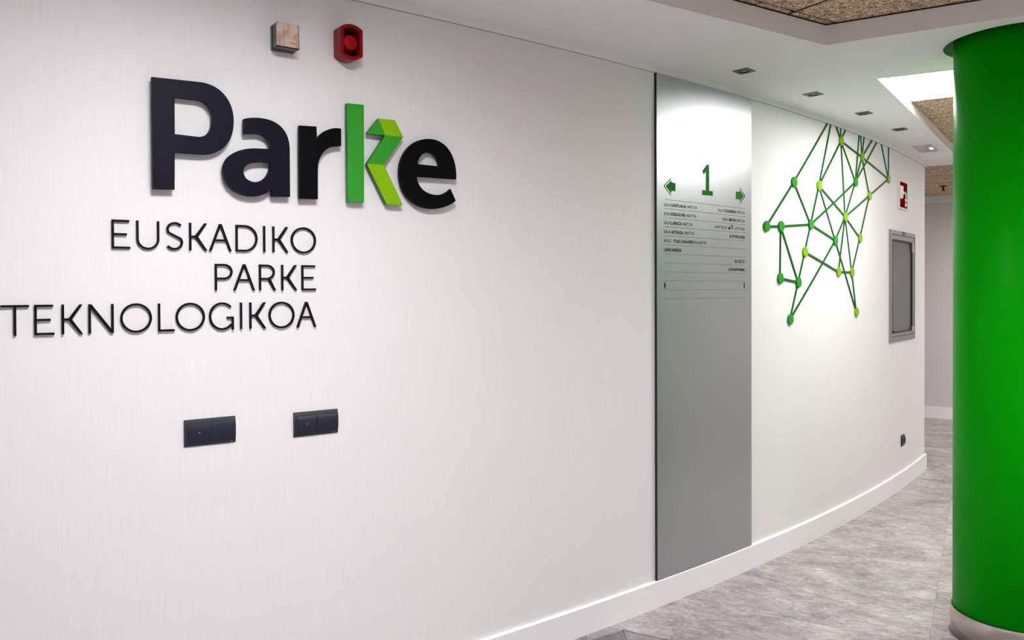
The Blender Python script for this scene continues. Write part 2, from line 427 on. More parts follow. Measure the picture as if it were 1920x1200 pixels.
M_SPRINK = mat('sprinkler_metal', srgb(44, 30, 28), 0.45, metal=0.4)
M_PLENUM = mat('dark_plenum', srgb(48, 40, 34), 0.9)
def mat_glass():
    m = mat('grey_cabinet_glass', srgb(150, 148, 152), 0.12)
    t = NT(m)
    tr = t.n('ShaderNodeBsdfTransparent'); tr.inputs[0].default_value = srgb(190, 188, 192)
    mx = t.n('ShaderNodeMixShader'); mx.inputs[0].default_value = 0.42
    out = t.t.nodes['Material Output']
    t.l(tr.outputs[0], mx.inputs[1]); t.l(t.b.outputs[0], mx.inputs[2]); t.l(mx.outputs[0], out.inputs[0])
    return m
M_GLASS = mat_glass()
def mat_mirror():
    m = mat('wrinkled_bronze_mirror', srgb(222, 198, 184), 0.22, metal=0.45)
    t = NT(m)
    g = t.n('ShaderNodeNewGeometry')
    nz = t.n('ShaderNodeTexNoise', Scale=26.0, Detail=1.5, Distortion=0.8)
    t.l(g.outputs['Position'], nz.inputs['Vector'])
    t.bump(nz.outputs[0], 0.35, 0.006)
    t.l(t.ramp(nz.outputs[0], [(0.42, srgb(204, 180, 166)), (0.56, srgb(238, 212, 198))]), t.b.inputs['Base Color'])
    return m
M_MIRROR = mat_mirror()
M_DARKGLOSS = mat('dark_brown_gloss', srgb(26, 18, 24), 0.15)

# ------------------------------------------------------------------ the setting
AX = Vector((0.8660254, -0.5, 0))       # the building's grid: rows run along AX,
NX = Vector((0.5, 0.8660254, 0))        # NX points down the corridor
def AN(a, n, z=0.0): return AX * a + NX * n + Vector((0, 0, z))
ROTG = radians(-30)
END = M['end']
SL = -4.3
A0, A1, N0, N1 = -3.9, 3.6, -3.2, 9.64
FARN = 10.33
def struct(o): o['kind'] = 'structure'; return o

# floor slab, the stone-look tiles lie on it as parts
v, f = boxvf(0, 1, 0, 1, 0, 1)
def prism_an(name, a0, a1, n0, n1, z0, z1, m, parent=None):
    P = [AN(a0, n0), AN(a1, n0), AN(a1, n1), AN(a0, n1)]
    vv = [Vector((p.x, p.y, z)) for z in (z0, z1) for p in P]
    ff = [(0, 3, 2, 1), (4, 5, 6, 7)] + [(i, (i + 1) % 4, 4 + (i + 1) % 4, 4 + i) for i in range(4)]
    c = AN((a0 + a1) / 2, (n0 + n1) / 2, z0)
    return mesh_obj(name, vv, ff, m, c, parent)
FARN = (AN(0, 0) + Vector((4.789, 9.162, 0))).dot(NX)
floor = struct(prism_an('floor', A0 - .15, A1 + .15, N0 - .15, FARN + .15, -0.1, -0.004, M_PLENUM))
TN, TA, TN0, TA0 = 0.4685, 0.937, 3.244, -0.19
GAPF = 0.0006
def slab_mesh(name, lx, ly, h, ch, m):
    """flat piece lying on its back: top face chamfered by ch, top at z = 0"""
    x, y = lx / 2, ly / 2
    vv = [(-x, -y, -h), (x, -y, -h), (x, y, -h), (-x, y, -h), (-x, -y, -ch), (x, -y, -ch), (x, y, -ch), (-x, y, -ch),
          (-x + ch, -y + ch, 0), (x - ch, -y + ch, 0), (x - ch, y - ch, 0), (-x + ch, y - ch, 0)]
    ff = [(0, 3, 2, 1), (8, 9, 10, 11)]
    for b in (0, 4):
        ff += [(b + i, b + (i + 1) % 4, b + 4 + (i + 1) % 4, b + 4 + i) for i in range(4)]
    me = bpy.data.meshes.new(name); me.from_pydata(vv, [], ff); me.materials.append(m); me.update()
    return me
tile_me = slab_mesh('floor_tile', TA - GAPF, TN - GAPF, 0.004, 0.0003, M_FLOOR)
j = 0
while TN0 + j * TN < FARN - 0.02:
    n0 = TN0 + j * TN
    i = -5
    while TA0 + i * TA < A1:
        a0 = TA0 + i * TA
        c = AN(a0 + TA / 2, n0 + TN / 2)
        # only where the corridor is: on the room side of the curved wall
        s_best = min([SL + q * 0.2 for q in range(int((END - SL) / 0.2) + 1)], key=lambda s: (W(s, 0) - c).length)
        side = (c - W(s_best, 0)).dot(W(s_best, 0, 1) - W(s_best, 0))
        if side > -0.6 or n0 > 6.0:
            data_obj('floor_tile', tile_me, c, floor, ROTG)
        i += 1
    j += 1
# patterned zone nearer the camera: chevron-laid pieces in two greys, cut along the border
def clip(poly, nrm, d):
    out = []
    for i in range(len(poly)):
        p, q = poly[i], poly[(i + 1) % len(poly)]
        a, b = p[0] * nrm[0] + p[1] * nrm[1] - d, q[0] * nrm[0] + q[1] * nrm[1] - d
        if a <= 0: out.append(p)
        if a * b < 0:
            t = a / (a - b); out.append((p[0] + t * (q[0] - p[0]), p[1] + t * (q[1] - p[1])))
    return out
CW, CHH, X0 = 0.1635, 0.15, 0.306
for ci in range(-8, 9):
    xa, xb = X0 + ci * CW, X0 + (ci + 1) * CW
    sg = 1 if ci % 2 == 0 else -1
    rise = sg * CW * math.tan(radians(33))
    base = 3.362 if sg > 0 else 3.362 + CW * math.tan(radians(33))
    for k in range(-7, 8):
        y0 = base + k * CHH
        g = 0.0008
        poly = [(xa + g, y0 + g), (xb - g, y0 + rise + g), (xb - g, y0 + rise + CHH - g), (xa + g, y0 + CHH - g)]
        poly = clip(poly, (NX.x, NX.y), TN0 - 0.0008)
        poly = clip(poly, (-NX.x, -NX.y), -(TN0 - 0.75))
        if len(poly) < 3: continue
        ar = abs(sum(poly[i][0] * poly[(i + 1) % len(poly)][1] - poly[(i + 1) % len(poly)][0] * poly[i][1] for i in range(len(poly)))) / 2
        if ar < 2e-4: continue
        n = len(poly)
        vv = [(x, y, z) for z in (-0.004, 0.0) for x, y in poly]
        ff = [tuple(range(n - 1, -1, -1)), tuple(range(n, 2 * n))] + [(i, (i + 1) % n, n + (i + 1) % n, n + i) for i in range(n)]
        cx = sum(p[0] for p in poly) / n; cy = sum(p[1] for p in poly) / n
        mesh_obj('floor_chevron', vv, ff, M_FLOOR_D if (k + ci) % 2 else M_FLOOR_L, (cx, cy, 0), floor)
prism_an('floor_sheet', A0, A1, N0, TN0 - 0.7508, -0.004, 0.0, M_FLOOR, floor)
prism_an('floor_sheet', A0, -2.0, TN0 - 0.7508, TN0, -0.004, -0.0002, M_FLOOR, floor)
prism_an('floor_sheet', 0.2, A1, TN0 - 0.7508, TN0, -0.004, -0.0002, M_FLOOR, floor)

# curved wall, with an opening for the hose cabinet
cabs = [p[0] for p in M['cab'][:4]]; cabz = [p[1] for p in M['cab'][:4]]
CS0, CS1 = (M['cab'][0][0] + M['cab'][3][0]) / 2, (M['cab'][1][0] + M['cab'][2][0]) / 2
CZ1, CZ0 = (M['cab'][0][1] + M['cab'][1][1]) / 2, (M['cab'][2][1] + M['cab'][3][1]) / 2
OS0, OS1, OZ0, OZ1 = CS0 + 0.025, CS1 - 0.025, CZ0 + 0.025, CZ1 - 0.025
ss = sorted(set([round(SL + q * 0.08, 4) for q in range(int((END - SL) / 0.08) + 1)] + [OS0, OS1, END]))
zs = [0.0, OZ0, OZ1, ZC + 0.12]
verts, uvs, faces = [], [], []
for s in ss:
    for z in zs:
        verts.append(W(s, z)); uvs.append((s, z))
nz_ = len(zs)
nb = len(verts)
for s in ss:
    for z in (zs[0], zs[-1]):
        verts.append(W(s, z, -0.2)); uvs.append((s, z))
for i in range(len(ss) - 1):
    for k in range(nz_ - 1):
        if OS0 - 1e-6 <= ss[i] and ss[i + 1] <= OS1 + 1e-6 and k == 1: continue
        faces.append((i * nz_ + k, (i + 1) * nz_ + k, (i + 1) * nz_ + k + 1, i * nz_ + k + 1))
    b = nb + i * 2
    faces.append((b, b + 1, b + 3, b + 2))
    faces.append((i * nz_, b, b + 2, (i + 1) * nz_))
    faces.append((i * nz_ + nz_ - 1, (i + 1) * nz_ + nz_ - 1, b + 3, b + 1))
e = (len(ss) - 1)
faces.append((e * nz_, nb + e * 2, nb + e * 2 + 1, e * nz_ + 3, e * nz_ + 2, e * nz_ + 1))
faces.append((0, 1, 2, 3, nb + 1, nb))
wall = struct(mesh_obj('wall_left', verts, faces, M_WALL, W(0, 0), smooth=False, uv=uvs))

def along_wall(name, prof, s0, s1, m, step=0.08, closed_ends=True, cap_s1=None):
    """sweep a profile (w, z) along the wall"""
    n = max(2, int((s1 - s0) / step) + 1)
    vv, ff = [], []
    P = len(prof)
    for i in range(n):
        s = s0 + (s1 - s0) * i / (n - 1)
        for w, z in prof: vv.append(tuple(W(s, z, w)))
    for i in range(n - 1):
        for k in range(P): ff.append((i * P + k, i * P + (k + 1) % P, (i + 1) * P + (k + 1) % P, (i + 1) * P + k))
    ff.append(tuple(range(P))); ff.append(tuple((n - 1) * P + k for k in reversed(range(P))))
    vv, ff = fix_normals(vv, ff)
    return struct(mesh_obj(name, vv, ff, m, W((s0 + s1) / 2, prof[0][1])))
BBH = 0.1215
along_wall('baseboard_left', [(0.0, 0.0), (0.016, 0.0), (0.016, BBH - 0.004), (0.012, BBH), (0.0, BBH)], SL, END + 0.014, M_SKIRT)
along_wall('trim_1', [(0.0, ZW + 0.0022), (0.004, ZW + 0.0022), (0.0032, ZC), (0.0, ZC)], SL, END, M_CEIL)
along_wall('trim_4', [(0.0, ZW), (0.0012, ZW), (0.0012, ZW + 0.0022), (0.0, ZW + 0.0022)], SL, END, M_TRIMLINE)

# other walls of the room
struct(prism_an('wall_far', A0 - .15, A1 + .15, FARN, FARN + 0.15, 0, 2.72, M_FARWALL))
struct(prism_an('baseboard_far', A0, A1, FARN - 0.016, FARN, 0, 0.128, M_SKIRT))
struct(prism_an('trim_2', A0, A1, FARN - 0.05, FARN, 2.425, 2.499, M_CEIL))
struct(prism_an('wall_right', A1, A1 + 0.15, N0, FARN, 0, 2.72, M_PAINT))
struct(prism_an('wall_back', A0 - .15, A1 + .15, N0 - 0.15, N0, 0, 2.72, M_PAINT))
struct(prism_an('wall_side', A0 - 0.15, A0, N0, FARN, 0, 2.72, M_PAINT))

# white plaster ceiling with two trays and the opening around the column
E1 = Vector((0.8415, 0.5403, 0)); P1 = Vector((0.5403, -0.8415, 0))
TC = Vector((1.313, 3.4169, 0))
e2 = (Vector((1.9142, 3.0553, 0)) - TC).normalized()
tray1 = [TC, TC + e2 * 3.0, TC + e2 * 3.0 - NX * 3.6, TC - E1 * 4.2 - NX * 2.2, TC - E1 * 4.2]
T2C = Vector((1.772, 3.9639, 0)); t2d = Vector((0.5795, 0.815, 0)).normalized()
t2f = T2C + t2d * 2.95
n2 = T2C.dot(NX)
tray2 = [T2C, AN(2.2, n2 - 0.02), t2f + AX * 1.2, t2f]
HOLE_C, HOLE_R = (2.088, 3.374), 0.272
CEND = 7.612
outer = [AN(A0, N0), AN(A1, N0), AN(A1, CEND), AN(A0, CEND)]
xy = lambda L: [(p.x, p.y) for p in L]
v, f = fill2d([xy(outer), xy(tray1), xy(tray2), circle(*HOLE_C, HOLE_R, 72)], ZC, ZT)
ceiling = struct(mesh_obj('ceiling', v, f, M_CEIL, (0, 1.5, ZC)))
# dark void over the trays
prism_an('plenum_lid', A0 - .15, A1 + .15, N0 - .15, FARN + .15, 2.68, 2.72, M_PLENUM, ceiling)
# wood-wool tiles
wool_me = slab_mesh('wood_wool_tile', 0.61 - 0.014, 1.22 - 0.014, 0.025, 0.002, M_WOOL)
for q in wool_me.vertices: q.co.z = -q.co.z      # face downwards
for p in wool_me.polygons: p.flip()
wool_me.update()
LIGHTS1 = [(-4, 1), (-8, 4), (-1, 4), (-4, 6), (-8, 8)]      # half-cells of tray 1 with a light panel; all after the first are added fill
U0 = 2.716; V0 = TC.dot(P1)
rot1 = atan2(E1.y, E1.x)
def inpoly(p, poly):
    c = False
    for i in range(len(poly)):
        a, b = poly[i], poly[i - 1]
        if (a.y > p.y) != (b.y > p.y) and p.x < (b.x - a.x) * (p.y - a.y) / (b.y - a.y) + a.x: c = not c
    return c
half_me = slab_mesh('wood_wool_tile', 0.61 - 0.014, 0.61 - 0.014, 0.025, 0.002, M_WOOL)
for q in half_me.vertices: q.co.z = -q.co.z
for p in half_me.polygons: p.flip()
half_me.update()
def near_poly(c, poly, r=0.75):
    if inpoly(c, poly): return True
    for i in range(len(poly)):
        a, b = poly[i], poly[i - 1]
        t = max(0, min(1, (c - a).dot(b - a) / (b - a).length_squared))
        if (a + (b - a) * t - c).length < r: return True
    return False
for i in range(-11, 5):
    for jv in range(-1, 6):
        cells = [(i, 2 * jv), (i, 2 * jv + 1)]
        lit = [c for c in cells if c in LIGHTS1]
        u = U0 + (i + 0.5) * 0.61
        if not lit:
            c = E1 * u + P1 * (V0 + 0.03 + (jv + 0.5) * 1.22)
            if near_poly(c, tray1, 0.62): data_obj('ceiling_tile', wool_me, (c.x, c.y, ZT + 0.003), ceiling, rot1)
        else:
            for cc in cells:
                if cc in LIGHTS1: continue
                c = E1 * u + P1 * (V0 + 0.03 + (cc[1] + 0.5) * 0.61)
                data_obj('ceiling_tile', half_me, (c.x, c.y, ZT + 0.003), ceiling, rot1)
ROW2 = 5.21; ZT2 = ZC + 0.06
LA = -0.42
for jn in range(-1, 4):
    for ia in range(-1, 2):
        a = LA + (ia + 0.5) * 1.22; n = ROW2 + (jn + 0.5) * 0.61
        if jn == -1 and ia == 0: continue
        c = AN(a, n)
        if near_poly(c, tray2, 0.8): data_obj('ceiling_tile', wool_me, (c.x, c.y, ZT2), ceiling, ROTG + pi / 2)
# lower tiled ceiling beyond the white one
ZF = 2.498
for jn in range(0, 6):
    for ia in range(-3, 3):
        if jn == 2 and ia == 1: continue
        a = -0.7 + (ia + 0.5) * 1.22 + 0.1; n = 7.258 + 0.61 * (jn + 0.5)
        if n > FARN: continue
        c = AN(a, n)
        data_obj('ceiling_tile', wool_me, (c.x, c.y, ZF), ceiling, ROTG + pi / 2)
# dark strips standing in for the shade in the joints between the tiles
def shade_bar(p, q, z, wd=0.03):
    p, q = Vector(p), Vector(q); d = (q - p).normalized(); s_ = Vector((-d.y, d.x, 0)) * wd / 2
    P = [p - s_, p + s_, q + s_, q - s_]
    vv, ff = fix_normals([(a.x, a.y, zz) for zz in (z, z + 0.003) for a in P], [(0, 1, 2, 3), (4, 5, 6, 7), (0, 1, 5, 4), (1, 2, 6, 5), (2, 3, 7, 6), (3, 0, 4, 7)])
    mesh_obj('joint_shade_strip', vv, ff, M_JOINT, (p + q) / 2 + Vector((0, 0, z)), ceiling)
M_JOINT = mat('dark_joint_shade', srgb(38, 26, 16), 0.8)
for i in range(-6, 4):
    shade_bar(E1 * (U0 + i * 0.61) + P1 * (V0 + 0.0), E1 * (U0 + i * 0.61) + P1 * (V0 + 0.6), ZT + 0.004)
for jn in range(0, 4): shade_bar(AN(LA - 0.5, ROW2 + jn * 0.61), AN(LA + 2.2, ROW2 + jn * 0.61), ZT2 + 0.001)
for jn in range(1, 5): shade_bar(AN(-2.5, 7.258 + jn * 0.61), AN(0.55, 7.258 + jn * 0.61), ZF + 0.001)
# dark strip painted as the shadow line where tiles meet the tray sides
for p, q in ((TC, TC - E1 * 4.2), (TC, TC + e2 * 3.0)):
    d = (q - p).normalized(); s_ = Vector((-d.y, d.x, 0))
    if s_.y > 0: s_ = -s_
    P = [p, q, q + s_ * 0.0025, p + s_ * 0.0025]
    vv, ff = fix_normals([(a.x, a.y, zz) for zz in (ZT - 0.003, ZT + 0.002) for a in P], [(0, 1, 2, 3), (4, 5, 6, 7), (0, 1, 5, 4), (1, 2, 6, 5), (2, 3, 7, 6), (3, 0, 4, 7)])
    mesh_obj('joint_shade_strip', vv, ff, M_JOINT, (p + q) / 2 + Vector((0, 0, ZT)), ceiling)
# aluminium angle lining the left edge of the second tray
pd = Vector((t2d.y, -t2d.x, 0))
vv = []
for z in (ZC - 0.001, ZT2 + 0.002):
    for p in (T2C, T2C + pd * 0.003, t2f + pd * 0.003, t2f): vv.append((p.x, p.y, z))
vv, ff = fix_normals(vv, [(0, 1, 2, 3), (4, 5, 6, 7), (0, 1, 5, 4), (1, 2, 6, 5), (2, 3, 7, 6), (3, 0, 4, 7)])
struct(mesh_obj('trim_3', vv, ff, M_SKIRT, T2C + Vector((0, 0, ZC))))

# ------------------------------------------------------------------ ceiling lights
def light_panel(c, lx, ly, rot, label, glow=None, recess=0.0):
    r = empty('ceiling_light_panel', c)
    setp(r, label, 'light', 'ceiling light panels')
    x, y = lx / 2, ly / 2; b = 0.012
    v, f = fill2d([rect(-x, x, -y, y), rect(-x + b, x - b, -y + b, y - b)], -0.006, 0.02 + recess)
    R = Matrix.Rotation(rot, 4, 'Z')
    C = Vector(c)
    mesh_obj('frame', [R @ Vector(q) + C for q in v], f, M_SHADING if recess else M_TRIM, c, r)
    v, f = boxvf(-x + b, x - b, -y + b, y - b, recess, recess + 0.006)
    mesh_obj('diffuser', [R @ Vector(q) + C for q in v], f, glow or M_GLOW, c, r)
c = AN(LA + 0.6, ROW2 - 0.335)
light_panel((c.x, c.y, ZT2), 1.2, 0.65, ROTG, 'bright rectangular ceiling light panel half hidden behind the green column', M_GLOW2)
names = ['square light panel in the tile ceiling in front of the logo wall', 'unseen square fill light added in the tile ceiling towards the left end wall', 'unseen square fill light added in the tile ceiling beside the green column',
         'unseen square fill light added in the tile ceiling above the back of the room', 'unseen square fill light added in the tile ceiling in the back left corner']
for (i, hv), lb in zip(LIGHTS1, names):
    c = E1 * (U0 + (i + 0.5) * 0.61) + P1 * (V0 + 0.03 + (hv + 0.5) * 0.61)
    light_panel((c.x, c.y, ZT), 0.594, 0.594, rot1, lb, None, 0.07)  # recess deepened so the unseen frames shade the top of the wall

c = AN(-0.6 + 1.83, 7.258 + 0.61 * 2.5)  # fill panel out of view, added because the far area was dark
light_panel((c.x, c.y, ZF), 1.196, 0.594, ROTG, 'unseen rectangular fill light added in the far tile ceiling down the corridor', M_GLOW3)

DLS = [((1.0839, 3.8105), 45, 'nearest square recessed downlight, above the steel directory panel'), ((1.5742, 4.2667), 41, 'second square recessed downlight from the directory panel'),
       ((2.0391, 4.7317), 48, 'third square recessed downlight, before the fire hose cabinet'), ((2.4745, 5.2079), 48, 'farthest small square downlight, next to the emergency light')]
for (x, y), ang, lb in DLS:
    C = Vector((x, y, ZC)); r = empty('downlight', C)
    setp(r, lb, 'downlight', 'recessed downlights along the curved wall')
    R = Matrix.Rotation(radians(ang), 4, 'Z')
    h = 0.0385
    def put(name, v, f, m, sm=False): mesh_obj(name, [R @ Vector(q) + C for q in v], f, m, C, r, sm)
    v, f = fill2d([rect(-h, h, -h, h), circle(0, 0, 0.027, 32)], -0.004, 0.0); put('frame', v, f, M_DL)
    v, f = lathe([(0.027, -0.003), (0.0255, -0.0055), (0.0225, -0.0055), (0.021, -0.002), (0.021, -0.0005), (0.027, -0.0005), (0.027, -0.003)], 32); v, f = fix_normals(v, f); put('lamp_ring', v, f, M_DLIN, True)
    v, f = lathe([(0.0001, -0.0022), (0.012, -0.0020), (0.0208, -0.0010), (0.0208, -0.0004), (0.0001, -0.0004)], 32); v, f = fix_normals(v, f); put('lamp', v, f, M_LAMP, True)

C = Vector((2.996, 5.9133, ZC)); r = empty('emergency_light', C)
setp(r, 'glossy rectangular emergency light in the white ceiling with one lit diode', 'light')
R = Matrix.Rotation(radians(53.7), 4, 'Z')
def put(name, v, f, m): return mesh_obj(name, [R @ Vector(q) + C for q in v], f, m, C, r)
v, f = fill2d([rect(-0.155, 0.155, -0.062, 0.062), rect(-0.147, 0.147, -0.054, 0.054)], -0.006, 0.0); put('frame', v, f, M_EMERF)
v, f = boxvf(-0.147, 0.147, -0.054, 0.054, -0.004, 0.0); put('lens', v, f, M_EMER)
v, f = boxvf(-0.03, 0.05, -0.046, -0.026, -0.005, -0.0035); put('diode_strip', v, f, M_EMLED)

C = Vector((4.37, 8.1, ZF)); C = Vector((4.372, 8.275, ZF)); r = empty('sprinkler', C)
setp(r, 'small dark sprinkler head hanging from the far tile ceiling', 'sprinkler')
v, f = fix_normals(*lathe([(0.0005, 0), (0.034, 0), (0.034, -0.006), (0.012, -0.012), (0.0005, -0.012)], 24)); mesh_obj('cover_plate', [Vector(q) + C for q in v], f, M_SPRINK, C, r)
v, f = fix_normals(*lathe([(0.0005, -0.01), (0.011, -0.01), (0.009, -0.045), (0.0005, -0.045)], 16)); mesh_obj('stem', [Vector(q) + C for q in v], f, M_SPRINK, C, r)
v, f = fix_normals(*lathe([(0.0005, -0.045), (0.02, -0.045), (0.02, -0.05), (0.0005, -0.05)], 16)); mesh_obj('deflector', [Vector(q) + C for q in v], f, M_SPRINK, C, r)

# ------------------------------------------------------------------ the green column
CC = Vector((2.088, 3.374, 0.0)); CR, RH = 0.2335, 0.112
r = empty('column', CC)
setp(r, 'thick round bright green column with a brushed steel base ring', 'column')
v, f = fix_normals(*lathe([(0.0005, 0.0), (CR, 0.0), (CR, ZT + 0.09), (0.0005, ZT + 0.09)], 128))
o = mesh_obj('shaft', [Vector(q) + CC for q in v], f, M_COLUMN, CC, r)
for p in o.data.polygons: p.use_smooth = abs(p.normal.z) < 0.5
prof = [(CR + 0.0005, 0.0), (CR + 0.0095, 0.0), (CR + 0.0095, RH - 0.0015), (CR + 0.008, RH), (CR + 0.002, RH), (CR + 0.0005, RH - 0.002)]
v, f = fix_normals(*lathe(prof + [prof[0]], 128))
o = mesh_obj('base_ring', [Vector(q) + CC for q in v], f, M_STEEL, CC, r)
for p in o.data.polygons: p.use_smooth = abs(p.normal.z) < 0.3
o['label'] = 'brushed steel ring around the foot of the column'
v, f = fix_normals(*lathe([(CR + 0.0095, 0.0), (CR + 0.013, 0.0), (CR + 0.0115, 0.004), (CR + 0.0095, 0.005), (CR + 0.0095, 0.0)], 128))
o = mesh_obj('floor_seal', [Vector(q) + CC for q in v], f, M_DL, CC, r)
v, f = fix_normals(*lathe([(CR + 0.0002, RH), (CR + 0.0018, RH), (CR + 0.0018, RH + 0.0012), (CR + 0.0002, RH + 0.0012), (CR + 0.0002, RH)], 128))
o = mesh_obj('shadow_joint', [Vector(q) + CC for q in v], f, M_GAP, CC, r)

# ------------------------------------------------------------------ big logo letters
L0, LT = 0.014, 0.030        # letters stand off the wall on short pins
M_PIN = mat('steel_pin', srgb(120, 120, 124), 0.4, metal=0.8)
def in2d(p, poly):
    c = False
    for i in range(len(poly)):
        a, b = poly[i], poly[i - 1]
        if (a[1] > p[1]) != (b[1] > p[1]) and p[0] < (b[0] - a[0]) * (p[1] - a[1]) / (b[1] - a[1]) + a[0]: c = not c
    return c
def pins(polys, parent, anchor, count=3):
    xs = [p[0] for p in polys[0]]; zs_ = [p[1] for p in polys[0]]
    cand = []
    for i in range(1, 24):
        for k in range(1, 24):
            p = (min(xs) + (max(xs) - min(xs)) * i / 24, min(zs_) + (max(zs_) - min(zs_)) * k / 24)
            ok = all(in2d((p[0] + dx, p[1] + dz), polys[0]) and not any(in2d((p[0] + dx, p[1] + dz), h) for h in polys[1:]) for dx in (-0.011, 0, 0.011) for dz in (-0.011, 0, 0.011))
            if ok: cand.append(p)
    got = []
    for _ in range(count):
        if not cand: break
        q = max(cand, key=lambda c: min([hypot(c[0] - g[0], c[1] - g[1]) for g in got] or [c[1]]))
        got.append(q)
    for q in got:
        v, f = fill2d([circle(q[0], q[1], 0.004, 10)], 0.0, L0 + 0.002)
        wall_obj('standoff_pin', v, f, M_PIN, anchor, parent)
def mid(poly):
    xs = [p[0] for p in poly]; ys = [p[1] for p in poly]
    return ((min(xs) + max(xs)) / 2, (min(ys) + max(ys)) / 2)
def big_letter(key, name, m, label):
    polys = [bez(p) for p in M[key]]
    a = mid(polys[0])
    o = wall_plate(name, polys, L0, LT, m, (a[0], a[1], 0), None, 0.0008)
    pins(polys, o, (a[0], a[1], 0))
    return setp(o, label, 'letter', 'large raised logo letters')
big_letter('P', 'letter_p', M_NAVY, 'huge dark navy capital letter P, first of the big logo word')
big_letter('a', 'letter_a', M_NAVY, 'big dark navy lowercase letter a right of the huge P')
big_letter('r', 'letter_r', M_BLACK, 'big black lowercase letter r left of the green k')
big_letter('e', 'letter_e', M_BLACK, 'big black lowercase letter e at the end of the logo word')
a = mid(M['k_stem'][0])
r = empty('letter_k', W(a[0], a[1], 0))
setp(r, 'big green letter k with a folded two-tone green ribbon arm', 'letter', 'large raised logo letters')
def two_tone(name, poly, face, side, anchor, parent):
    v, f = fill2d([poly], L0, LT, 0.0)
    pins([poly], parent, anchor, 2)
    o = wall_obj(name, v, f, face, anchor, parent)
    o.data.materials.append(side)
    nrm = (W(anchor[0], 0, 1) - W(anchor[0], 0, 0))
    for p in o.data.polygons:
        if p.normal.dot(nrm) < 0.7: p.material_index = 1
    return o
two_tone('stem', bez(M['k_stem'][0]), M_GREEN, M_DGREEN, (a[0], a[1], 0), r)
for kf, m in (('k_fold1', M_GREEN), ('k_fold2', M_LIME), ('k_fold3', M_GREEN), ('k_fold4', M_LIME)):
    p = bez(M[kf][0]); a = mid(p)
    two_tone('ribbon_fold', p, m, M_DGREEN, (a[0], a[1], 0), r)

# ------------------------------------------------------------------ thin letters (three lines), drawn as one outline each
TK = 0.0058
def stroke(pts, t=TK, closed=False):
    """polyline -> outline polygon(s) of width t, mitred"""
    n = len(pts); L, R_ = [], []
    for i in range(n):
        if closed: p, q, s_ = pts[i - 1], pts[i], pts[(i + 1) % n]
        else: p, q, s_ = pts[max(i - 1, 0)], pts[i], pts[min(i + 1, n - 1)]
        d1 = (q[0] - p[0], q[1] - p[1]); d2 = (s_[0] - q[0], s_[1] - q[1])
        if hypot(*d1) < 1e-9: d1 = d2
        if hypot(*d2) < 1e-9: d2 = d1
        l1, l2 = hypot(*d1), hypot(*d2)
        n1 = (-d1[1] / l1, d1[0] / l1); n2_ = (-d2[1] / l2, d2[0] / l2)
        b = (n1[0] + n2_[0], n1[1] + n2_[1]); bl = hypot(*b) or 1
        b = (b[0] / bl, b[1] / bl); c = max(0.35, b[0] * n1[0] + b[1] * n1[1])
        h = t / 2 / c
        L.append((q[0] + b[0] * h, q[1] + b[1] * h)); R_.append((q[0] - b[0] * h, q[1] - b[1] * h))
    if closed: return [L, R_]
    return [L + R_[::-1]]
def arc(cx, cy, rx, ry, a0, a1, n=24): return [(cx + rx * cos(radians(a0 + (a1 - a0) * i / n)), cy + ry * sin(radians(a0 + (a1 - a0) * i / n))) for i in range(n + 1)]
